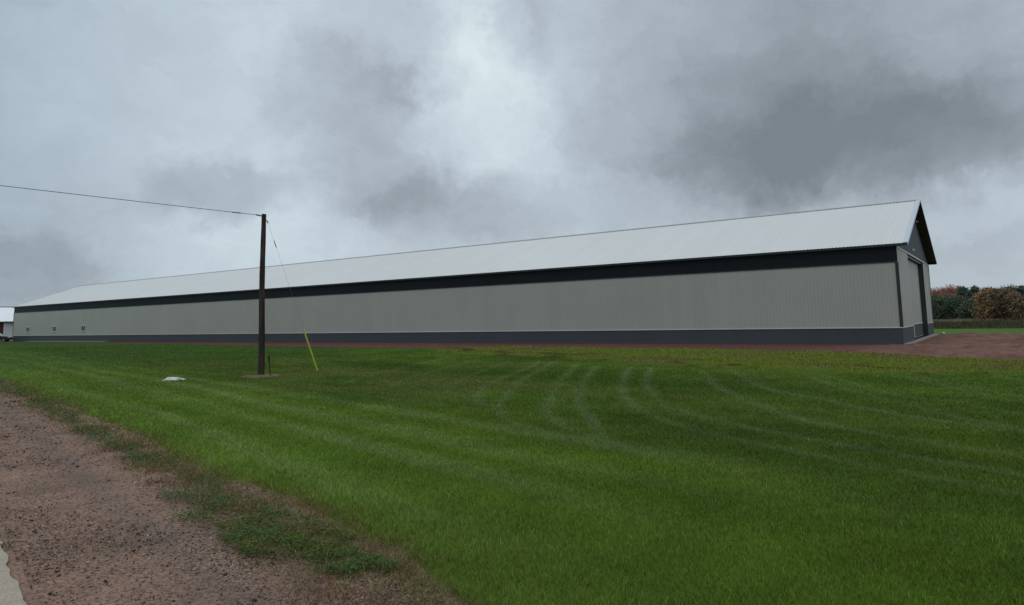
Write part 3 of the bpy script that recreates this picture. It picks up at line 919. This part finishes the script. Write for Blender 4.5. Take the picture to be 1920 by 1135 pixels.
GA = Vector((-18.27, -31.17, 0.03)); GT = Vector((PX + 0.05, PY + 0.17, 6.14))
guy = MB(); guy.tube([GT, GA], 0.0032, 6)
guy = guy.build('guy_wire', MT['guy'])
tag(guy, 'slanting guy wire from the pole top down to the lawn through a yellow guard', 'guy wire')
gd = (GA - GT)
m = MB(); m.tube([GT + gd * 0.11, GT + gd * 0.125, GT + gd * 0.15, GT + gd * 0.165], [0.008, 0.019, 0.019, 0.008], 10); m.build('strain_insulator', MT['steel'], guy)
m = MB()
gp = [GT + gd * f for f in (0.705, 0.71, 0.85, 0.985, 0.99)]
m.tube(gp, [0.028, 0.036, 0.034, 0.032, 0.026], 12); m.build('guy_guard', MT['yellow'], guy, smooth=False)

m = MB()
zz = [-0.1, 0.2, 0.45, 0.62, 0.70, 0.82, 0.86]
m.tube([(0.10 - 0.13 * max(z, 0), -0.03 * z, z) for z in zz], [0.018, 0.018, 0.019, 0.022, 0.040, 0.042, 0.02], 8)
stk = m.build('ground_stake', MT['black'])
stk.location = (-17.93, -33.76, 0.02)
tag(stk, 'thin black stake with a thicker head standing right beside the pole', 'stake')

# ring of bare earth at the foot of the pole
n = 72
ang = np.linspace(0, 2 * math.pi, n, endpoint=False)
rr = 0.80 * (0.75 + 0.5 * fbm(np.cos(ang) * 3 + 9, np.sin(ang) * 3 + 9, 1.0, 3, 71))
V = [(PX + 0.15, PY - 0.05, lawnz(PX, PY) + 0.05)]
rows = 6
for k in range(1, rows + 1):
    f = k / rows
    for a, r in zip(ang, rr):
        x = PX + 0.15 + math.cos(a) * r * f * 1.1; y = PY - 0.05 + math.sin(a) * r * f
        V.append((x, y, lawnz(x, y) + 0.05 * (1 - f ** 2) - 0.006 * (f == 1) + 0.02 * (val2(np.array(x * 6), np.array(y * 6), 5) - 0.5) * (f < 1)))
Ft = [(0, 1 + k, 1 + (k + 1) % n) for k in range(n)]
Fq = [(1 + r * n + k, 1 + (r + 1) * n + k, 1 + (r + 1) * n + (k + 1) % n, 1 + r * n + (k + 1) % n) for r in range(rows - 1) for k in range(n)]
me = bpy.data.meshes.new('bare_soil'); me.from_pydata(V, [], Ft + Fq); me.update()
MT['soil'] = mat_painted('pale_bare_soil', (0.14, 0.105, 0.066), 0.95, 0.1, dirt=0.35, scale=3, bump=0.6)
tag(link_mesh('bare_soil', me, MT['soil']), kind='structure')


def rock(name, loc, size, mat, seed, label, cat, seg=18):
    r = np.random.RandomState(seed)
    V = []; F = []
    rows = 9
    for i in range(rows + 1):
        th = math.pi * i / rows
        for k in range(seg):
            ph = 2 * math.pi * k / seg
            d = np.array([math.sin(th) * math.cos(ph), math.sin(th) * math.sin(ph), math.cos(th)])
            q = 1 + 0.95 * (float(val2(np.array(d[0] * 2.3 + seed), np.array(d[1] * 2.3 + d[2]), seed)) - 0.5) + 0.2 * (float(val2(np.array(d[0] * 6 + seed), np.array(d[1] * 6 + d[2] * 3), seed + 3)) - 0.5)
            V.append(tuple(d * q * np.array(size)))
    for i in range(rows):
        for k in range(seg):
            F.append((i * seg + k, (i + 1) * seg + k, (i + 1) * seg + (k + 1) % seg, i * seg + (k + 1) % seg))
    me = bpy.data.meshes.new(name); me.from_pydata(V, [], F); me.validate(); me.update()
    o = link_mesh(name, me, mat)
    o.location = loc
    return tag(o, label, cat)


o = rock('flat_rock', (-20.1, -36.35, 0.075), (0.36, 0.24, 0.115), MT['rock'], 12, 'pale flat whitish rock lying in the lawn left of the pole', 'rock')
o.rotation_euler = (0, 0.10, 0.6)
o = rock('small_stone', (0.75, 22.7, 0.08), (0.15, 0.13, 0.10), MT['rock'], 15, 'small white stone on the red dirt at the far corner of the barn end', 'stone')
# ------------------------------------------------------------------ grass blades
def blades(name, N, d0, d1, az0, az1, accept, colour, hfun, wmin, wk, seed, lean=0.5, zfun=lawn_h, mat='blade', jit=0.22, pale=0.0):
    r = np.random.RandomState(seed)
    d = d0 * np.exp(r.rand(N) * math.log(d1 / d0))
    a = math.radians(125.55) - np.radians(az0 + (az1 - az0) * r.rand(N))
    x = CAM[0] + d * np.cos(a); y = CAM[1] + d * np.sin(a)
    k = accept(x, y, r)
    x, y, d = x[k], y[k], d[k]
    n = len(x)
    z = zfun(x, y)
    h = hfun(x, y, r)
    w = np.maximum(wmin, wk * d) * (0.7 + 0.6 * r.rand(n))
    th = r.rand(n) * 2 * math.pi
    la = r.rand(n) * 2 * math.pi; ll = h * lean * (0.25 + r.rand(n))
    bx = np.cos(th) * w / 2; by = np.sin(th) * w / 2
    lx = np.cos(la) * ll; ly = np.sin(la) * ll
    V = np.empty((n, 5, 3))
    V[:, 0] = np.stack([x - bx, y - by, z - 0.01], 1); V[:, 1] = np.stack([x + bx, y + by, z - 0.01], 1)
    V[:, 2] = np.stack([x + bx * .8 + lx * .3, y + by * .8 + ly * .3, z + h * .55], 1); V[:, 3] = np.stack([x - bx * .8 + lx * .3, y - by * .8 + ly * .3, z + h * .55], 1)
    V[:, 4] = np.stack([x + lx, y + ly, z + h * np.sqrt(np.clip(1 - (lean * 0.5) ** 2, .3, 1))], 1)
    b = np.arange(n)[:, None] * 5
    F = np.vstack([b + np.array([[0, 1, 2]]), b + np.array([[0, 2, 3]]), b + np.array([[3, 2, 4]])])
    c = colour(x, y)
    c = c * (1 + jit * r.randn(n, 1)) * (1 + 0.10 * r.randn(n, 3))
    c = np.where(r.rand(n, 1) < pale, c * 0.45 + np.array([[0.20, 0.185, 0.09]]) * 0.8, c)
    c = np.clip(np.repeat(c[:, None, :], 5, 1).reshape(-1, 3), 0.004, 0.9)
    return link_mesh(name, np_mesh(name, V.reshape(-1, 3), F, c), MT[mat])


def on_lawn(x, y, r):
    s, t = st_of(x, y)
    e = t_edge(s)
    patch = fbm(s, t, 0.5, 3, 81)
    return (t > e - 0.18 + 0.8 * (patch - 0.42) - 0.42 * (r.rand(len(x)) < 0.22)) & (t < t_far(s) + 0.15 + 0.3 * (r.rand(len(x)) - 0.5)) & ((x - PX - 0.15) ** 2 + (y - PY + 0.05) ** 2 > 0.62 * r.rand(len(x)) ** 2)


def lawn_bh(x, y, r):
    s, t = st_of(x, y)
    h = 0.036 * (0.5 + 0.9 * r.rand(len(x)))
    h *= 1 + 0.45 * sst(1.8, 0.2, t - np.interp(s, TE_S, TE_T)) + 0.25 * fbm(s, t, 0.4, 2, 83)
    rb = sst(-0.2, 0.3, t - t_rough(s))
    return h * (1 + rb * (0.2 + 1.3 * sst(0.5, 0.75, fbm(s, t, 0.6, 3, 22))))


o = blades('grass', 760000, 4.6, 95, -44, 44, on_lawn, lambda x, y: lawn_colour(x, y) * 1.25, lawn_bh, 0.0036, 0.00072, 91, lean=1.0, jit=0.22, pale=0.045)
tag(o, 'short mown green grass blades covering the whole lawn', 'grass', kind='stuff')

# ------------------------------------------------------------------ verge: weeds, dead grass, loose stones
WP = [(2.0, 1.98, .9, .36), (1.1, 1.95, .9, .42), (0.2, 1.98, .8, .40), (-.55, 2.0, .55, .26), (0.1, 1.58, .5, .14), (2.6, 1.7, .4, .15), (0.5, 2.38, .7, .14), (-1.0, 2.25, .5, .12), (1.9, 2.35, .5, .12), (3.6, 2.25, .9, .22), (5.3, 2.12, 1.3, .32), (7.2, 2.05, 1.2, .30),
      (9.3, 2.08, 1.5, .30), (12.3, 2.02, 2.2, .30), (16, 2.05, 2.6, .35), (22, 2.0, 4, .35), (30, 2.0, 4, .35), (-3.6, 1.8, .8, .25)]


def weed_density(s, t):
    ds, dt = fbm(s, t, 0.5, 3, 101) - 0.5, fbm(s, t, 0.45, 3, 102) - 0.5
    d = np.zeros_like(s)
    for (a, b, rs, rt_) in WP:
        d = np.maximum(d, sst(1.25, 0.55, np.hypot((s - a) / rs + 1.3 * ds, (t - b) / rt_ + 1.6 * dt)))
    return d * (0.45 + 0.55 * sst(0.34, 0.5, fbm(s, t, 0.3, 2, 105)))


def weeds(N, seed):
    r = np.random.RandomState(seed)
    d = 4.6 * np.exp(r.rand(N) * math.log(40 / 4.6))
    a = math.radians(125.55) - np.radians(-44 + 70 * r.rand(N))
    x = CAM[0] + d * np.cos(a); y = CAM[1] + d * np.sin(a)
    s, t = st_of(x, y)
    k = r.rand(N) < weed_density(s, t)
    x, y, d, s, t = x[k], y[k], d[k], s[k], t[k]
    n = len(x)
    bump = fbm(s, t, 0.22, 2, 103)
    z = 0.03 + 0.10 * bump * r.rand(n)
    L = np.maximum(0.024, 0.0022 * d) * (0.6 + 0.9 * r.rand(n)); W = L * (0.35 + 0.25 * r.rand(n))
    th = r.rand(n) * 2 * math.pi; tilt = (r.rand(n) - 0.25) * 0.9
    ux, uy, uz = np.cos(th) * np.cos(tilt), np.sin(th) * np.cos(tilt), np.sin(tilt)
    vx, vy = -np.sin(th), np.cos(th); vz = (r.rand(n) - 0.5) * 0.6
    P = np.stack([x, y, z], 1); U = np.stack([ux, uy, uz], 1) * L[:, None]; Wd = np.stack([vx, vy, vz], 1) * W[:, None]
    V = np.stack([P - U * .5, P + Wd * .5, P + U * .5, P - Wd * .5], 1)
    F = np.arange(n)[:, None] * 4 + np.array([[0, 1, 2, 3]])
    hue = fbm(s, t, 0.6, 2, 104)
    c = np.tile(np.array([0.066, 0.128, 0.022]), (n, 1))
    c = mixc(c, np.array([0.062, 0.125, 0.034]), sst(0.5, 0.7, hue))
    c = mixc(c, np.array([0.16, 0.125, 0.045]), sst(0.55, 0.35, hue) * (r.rand(n) < 0.4))
    c = c * (1 + 0.3 * r.randn(n, 1))
    c = np.clip(np.repeat(c[:, None], 4, 1).reshape(-1, 3), 0.004, 0.8)
    o = link_mesh('weeds', np_mesh('weeds', V.reshape(-1, 3), F, c), MT['leaf'])
    return tag(o, 'low dark green weeds straggling along the gravel edge', 'weeds', kind='stuff')


weeds(1000000, 111)


def dead_ok(x, y, r):
    s, t = st_of(x, y)
    te = np.interp(s, TE_S, TE_T)
    u = t - te
    p = sst(-1.15, -0.45, u) * sst(0.55, 0.0, u)
    p *= 0.3 + 0.7 * sst(0.42, 0.62, fbm(s, t * 1.3, 0.9, 3, 121))
    return r.rand(len(x)) < p


def dead_c(x, y):
    s, t = st_of(x, y)
    n = fbm(s, t, 0.5, 3, 122)
    return mixc(mixc(np.tile(np.array([0.165, 0.098, 0.046]), (len(x), 1)), np.array([0.27, 0.205, 0.10]), sst(0.5, 0.75, n)), np.array([0.12, 0.14, 0.04]), sst(0.45, 0.3, n))


o = blades('dry_grass', 330000, 4.6, 45, -44, 26, dead_ok, dead_c,
           lambda x, y, r: (0.03 + 0.05 * r.rand(len(x))) * (1 + 2.4 * (r.rand(len(x)) < 0.03)), 0.0035, 0.0006, 131, lean=2.2, zfun=lambda x, y: 0.02 + 0 * x, jit=0.3)
tag(o, 'dry tan and rusty dead grass tangled between gravel and lawn', 'dry grass', kind='stuff')


def stones(N, seed):
    r = np.random.RandomState(seed)
    d = 4.6 * np.exp(r.rand(N) * math.log(45 / 4.6))
    a = math.radians(125.55) - np.radians(-44 + 62 * r.rand(N))
    x = CAM[0] + d * np.cos(a); y = CAM[1] + d * np.sin(a)
    s, t = st_of(x, y)
    te = np.interp(s, TE_S, TE_T)
    clump = fbm(s * 0.5, t, 0.7, 3, 141)
    k = (t > 0.03) & (t < te + 0.1) & (r.rand(N) < 0.25 + 0.75 * sst(0.42, 0.62, clump))
    x, y, d, clump = x[k], y[k], d[k], clump[k]
    n = len(x)
    R = (0.004 + 0.008 * r.rand(n) ** 2.0) * (1 + 0.9 * (r.rand(n) < 0.03)) * np.maximum(1, d / 11)
    octa = np.array([(1, 0, 0), (0, 1, 0), (-1, 0, 0), (0, -1, 0), (0, 0, 1), (0, 0, -1)], float)
    f8 = np.array([(0, 1, 4), (1, 2, 4), (2, 3, 4), (3, 0, 4), (1, 0, 5), (2, 1, 5), (3, 2, 5), (0, 3, 5)])
    J = octa[None] * (0.65 + 0.7 * r.rand(n, 6, 1)) + 0.25 * r.randn(n, 6, 3)
    J[:, :, 2] *= 0.65
    th = r.rand(n) * 6.283
    cx = J[:, :, 0] * np.cos(th)[:, None] - J[:, :, 1] * np.sin(th)[:, None]; cy = J[:, :, 0] * np.sin(th)[:, None] + J[:, :, 1] * np.cos(th)[:, None]
    V = np.stack([cx, cy, J[:, :, 2]], 2) * R[:, None, None]
    V += np.stack([x, y, 0.016 + R * 0.25], 1)[:, None]
    F = (np.arange(n)[:, None, None] * 6 + f8[None]).reshape(-1, 3)
    q = r.rand(n)
    c = np.tile(np.array([0.205, 0.138, 0.104]), (n, 1))
    c[q < 0.36] = (0.075, 0.062, 0.058)
    c[q < 0.16] = (0.030, 0.027, 0.027)
    c[q > 0.70] = (0.275, 0.190, 0.142)
    c[q > 0.94] = (0.26, 0.24, 0.225)
    c[q > 0.9955] = (0.70, 0.69, 0.66)
    c = c * (1 + 0.2 * r.randn(n, 1))
    c = np.clip(np.repeat(c[:, None], 6, 1).reshape(-1, 3), 0.01, 0.9)
    o = link_mesh('gravel', np_mesh('gravel', V.reshape(-1, 3), F, c), MT['stone'])
    return tag(o, 'loose reddish gravel stones scattered over the road shoulder', 'gravel', kind='stuff')


stones(190000, 151)

# weed tuft growing at the pavement edge
r = np.random.RandomState(5)
V = []; F = []; c = []
for k in range(24):
    a = r.rand() * 6.283; L = 0.03 + 0.04 * r.rand(); b = r.randn(2) * 0.035
    dx_, dy_ = math.cos(a) * L * 0.7, math.sin(a) * L * 0.7
    i = len(V)
    V += [(b[0] - .004, b[1], 0), (b[0] + .004, b[1], 0), (b[0] + dx_ * .5 + .003, b[1] + dy_ * .5, L * .7), (b[0] + dx_, b[1] + dy_, L)]
    F += [(i, i + 1, i + 2), (i, i + 2, i + 3)]
    c += [np.array([0.04, 0.085, 0.02]) * (0.7 + 0.6 * r.rand())] * 4
o = link_mesh('weed_tuft', np_mesh('weed_tuft', np.array(V), np.array(F), np.array(c)), MT['leaf'])
x_, y_ = xy_of(1.75, -0.02)
o.location = (x_, y_, 0.02)
tag(o, 'lone dark green weed tuft growing at the edge of the pale pavement', 'weed')

# ------------------------------------------------------------------ tree line
def hz(px): return 582.6 - (px - 1840) * 0.038


def tree(px, D, topy, kind, wpx, label, group, basefrac=0.0, seed=0):
    r = np.random.RandomState(seed + 500)
    x100 = -2.2 + (px - 1745) * 0.0529
    x = 5.34 + (x100 - 5.34) * D / 100; y = -50.0 + 99.8 * D / 100
    gz = float(drop(np.array(y)))
    H = 2.04 + D * 0.000638 * (hz(px) - topy) - gz
    W = wpx * D * 0.00066 * (1.2 if kind in ('rust', 'olive', 'bare', 'red') else 1.0)
    name = {'pine': 'evergreen_tree', 'bare': 'bare_tree', 'bush': 'leafy_tree'}.get(kind, 'autumn_tree')
    root = empty(name, (x, y, gz))
    tag(root, label, 'tree', group)
    # trunk and limbs
    m = MB()
    tips = []
    h0 = H * 0.12
    tw = 0.016 * H + 0.03
    bend = r.randn(2) * 0.02 * H
    tp = [(bend[0] * f * f, bend[1] * f * f, H * f * 0.93) for f in np.linspace(-0.01, 1, 8)]
    m.tube(tp, [tw * (1 - 0.85 * f) for f in np.linspace(0, 1, 8)], 7)
    nl = {'pine': 40, 'bare': 34}.get(kind, 38)
    for k in range(nl):
        f = 0.14 + 0.82 * ((k + r.rand()) / nl) ** 0.8
        a = r.rand() * 6.283
        if kind == 'pine': reach = W * 0.6 * (1.08 - f) ** 0.6 * (0.7 + 0.5 * r.rand()); rise = -0.05 * reach
        else:
            env = min(1.0, 0.45 + 1.6 * f) * (1 - max(0.0, (f - 0.42) / 0.58) ** 1.6 * 0.85)
            reach = W * 0.5 * env * (0.55 + 0.6 * r.rand()); rise = reach * (0.5 + 0.5 * r.rand())
        b = Vector((bend[0] * f * f, bend[1] * f * f, H * f * (0.99 if kind == 'pine' else 0.9)))
        e = b + Vector((math.cos(a) * reach, math.sin(a) * reach, rise))
        e.z = min(e.z, H * 0.985)
        mid = (b + e) * 0.5 + Vector((0, 0, 0.08 * reach))
        m.tube([b, mid, e], [tw * 0.4 * (1 - 0.6 * f), tw * 0.25 * (1 - 0.6 * f), 0.012], 5)
        tips += [e, mid * 0.45 + e * 0.55, mid]
        if kind == 'bare':
            for q in range(4):
                bb = b + (e - b) * (0.35 + 0.6 * r.rand())
                ee = bb + Vector((r.randn() * 0.35, r.randn() * 0.35, 0.35 + 0.5 * r.rand()))
                m.tube([bb, ee], [0.02, 0.008], 4); tips.append(ee)
    for q in (0.86, 0.91, 0.95, 0.98): tips.append(Vector((bend[0] + r.randn() * 0.04 * W, bend[1] + r.randn() * 0.04 * W, H * q)))
    me = bpy.data.meshes.new('trunk'); me.from_pydata(m.v, [], m.f); me.update()
    a = me.color_attributes.new('Col', 'FLOAT_COLOR', 'POINT')
    cc = np.ones((len(m.v), 4), np.float32); cc[:, :3] = (0.075, 0.06, 0.05) if kind != 'bare' else (0.12, 0.10, 0.085)
    a.data.foreach_set('color', cc.ravel())
    link_mesh('trunk', me, MT['bark'], root)
    # crown
    pal = {'pine': [(0.091, 0.137, 0.101), (0.124, 0.169, 0.124)], 'bush': [(0.089, 0.120, 0.083), (0.135, 0.166, 0.104)],
           'orange': [(0.365, 0.208, 0.117), (0.335, 0.243, 0.142)], 'red': [(0.390, 0.189, 0.143), (0.442, 0.254, 0.176)],
           'rust': [(0.284, 0.183, 0.117), (0.203, 0.172, 0.107)], 'olive': [(0.172, 0.168, 0.089), (0.243, 0.187, 0.107)],
           'bare': [(0.254, 0.193, 0.142), (0.203, 0.172, 0.117)]}[kind]
    per = {'pine': 110, 'bare': 46, 'bush': 85}.get(kind, 72)
    ls = {'pine': 0.11, 'bare': 0.09}.get(kind, 0.115)
    Vs = []; Cs = []
    for tpnt in tips:
        cl = np.array(pal[0]) + (np.array(pal[1]) - np.array(pal[0])) * r.rand()
        cl = cl * (0.75 + 0.5 * r.rand())
        n = int(per * (0.6 + 0.8 * r.rand()))
        sp = W * (0.13 + 0.09 * r.rand())
        if tpnt.z > 0.8 * H: sp *= 0.7
        P = np.array(tpnt)[None] + r.randn(n, 3) * np.array([sp, sp, sp * (0.55 if kind == 'pine' else 0.8)])[None]
        P = P[(P[:, 2] > 0.15) & (P[:, 2] < H * 1.03)]
        n = len(P)
        L = ls * (0.6 + 0.9 * r.rand(n, 1))
        u = r.randn(n, 3); u /= np.linalg.norm(u, axis=1)[:, None]
        v = np.cross(u, r.randn(n, 3)); v /= np.linalg.norm(v, axis=1)[:, None] + 1e-6
        Vs.append(np.stack([P - u * L, P + v * L * .6, P + u * L, P - v * L * .6], 1).reshape(-1, 3))
        Cs.append(np.repeat(np.clip(cl[None] * (1 + 0.13 * r.randn(n, 1)), 0.006, 0.6), 4, 0))
    V = np.vstack(Vs); Cc = np.vstack(Cs)
    link_mesh('crown', np_mesh('crown', V, np.arange(len(V)).reshape(-1, 4), Cc), MT['leaf'], root)
    return root


GRP = 'trees along the edge of the field'
TREES = [
    # back row
    (1738, 172, 542, 'rust', 34, 'rusty brown tree rising just behind the right edge of the barn'),
    (1757, 168, 541, 'red', 30, 'muted red autumn tree in the back row close to the barn'),
    (1772, 170, 540, 'bare', 22, 'thin bare-topped tree standing above the red crowns near the barn'),
    (1789, 165, 535.5, 'red', 30, 'tallest red autumn tree above the green thicket beside the barn'),
    (1803, 168, 536, 'orange', 24, 'orange-red autumn tree touching the tall red one'),
    (1822, 172, 545, 'rust', 26, 'rust coloured tree seen in the dip between two dark evergreens'),
    (1866, 165, 539, 'red', 32, 'dull red tree behind the front orange tree'),
    (1888, 168, 540, 'rust', 32, 'brown tree in the back row right of the dull red one'),
    (1911, 166, 538, 'olive', 32, 'olive brown tree in the back row near the right edge'),
    # green thicket
    (1748, 140, 557, 'bush', 30, 'dark green bushy tree half hidden by the barn wall'),
    (1764, 136, 555, 'bush', 32, 'dark green bushy tree first clear of the barn'),
    (1781, 138, 556, 'bush', 32, 'dark green bushy tree under the tallest red tree'),
    (1798, 134, 557, 'bush', 30, 'dark green bushy tree left of the two evergreens'),
    (1814, 142, 538.5, 'pine', 24, 'dark evergreen with a rounded top left of its twin'),
    (1833, 140, 537.5, 'pine', 24, 'dark evergreen touching the bright orange tree'),
    (1822, 128, 562, 'bush', 32, 'low dark green tree in front of the two evergreens'),
    # right hand group
    (1857, 106, 541, 'orange', 30, 'bright orange autumn tree standing forward of the green thicket'),
    (1868, 109, 545, 'rust', 28, 'rusty brown tree right of the bright orange tree'),
    (1884, 106, 543, 'bare', 26, 'grey-brown nearly bare tree between rusty crowns'),
    (1898, 111, 536, 'olive', 26, 'tall olive tree with a dark green top near the right edge'),
    (1909, 105, 549, 'rust', 22, 'lower brown tree in front of the tall olive tree'),
    (1923, 108, 537, 'pine', 24, 'dark evergreen cut by the right edge of the picture'),
    (1942, 128, 540, 'rust', 34, None), (1962, 124, 543, 'orange', 32, None), (1985, 130, 538, 'olive', 36, None), (2010, 126, 541, 'bush', 36, None),
    (2040, 130, 540, 'rust', 40, None), (2075, 128, 542, 'bush', 40, None)]
for i, (px, D, ty, kd, wp, lb) in enumerate(TREES):
    tree(px, D, ty, kd, wp, lb or 'autumn tree of the field edge standing beyond the right edge of the picture', GRP, seed=i)


# brush and tall dead grass in front of the trees
def brush(N, seed):
    r = np.random.RandomState(seed)
    x = -25 + 75 * r.rand(N); y = 46 + 32 * r.rand(N) ** 1.3
    w = fbm(x, y * 0.5, 4.5, 3, 161)
    near = sst(54.5, 52.0, y + 3 * (w - 0.5))
    h = near * (0.45 + 0.85 * fbm(x, y, 1.6, 3, 162)) + (1 - near) * (0.95 + 0.45 * fbm(x, y, 3.0, 2, 164))
    h = h * (0.6 + 0.45 * r.rand(N)) * sst(46.0, 49, y + 3 * (w - 0.5))
    z = drop(y) - 0.03
    th = r.rand(N) * 6.283; ww = 0.05 + 0.05 * r.rand(N)
    bx, by = np.cos(th) * ww, np.sin(th) * ww
    lx, ly = r.randn(N) * 0.18 * h, r.randn(N) * 0.18 * h
    V = np.stack([np.stack([x - bx, y - by, z], 1), np.stack([x + bx, y + by, z], 1), np.stack([x + lx, y + ly, z + h], 1)], 1)
    c = np.tile(np.array([0.34, 0.245, 0.195]), (N, 1))
    low = near
    c = mixc(c, np.array([0.125, 0.120, 0.066]), low)
    c = mixc(c, np.array([0.070, 0.088, 0.042]), sst(0.45, 0.6, fbm(x, y, 2.2, 3, 163)) * (0.10 + 0.75 * low))
    c = c * (1 + 0.25 * r.randn(N, 1))
    c = np.clip(np.repeat(c[:, None], 3, 1).reshape(-1, 3), 0.01, 0.6)
    o = link_mesh('brush', np_mesh('brush', V.reshape(-1, 3), np.arange(3 * N).reshape(-1, 3), c), MT['leaf'])
    return tag(o, 'brown dead weeds and low brush between the mown field and the trees', 'brush', kind='stuff')


brush(170000, 171)
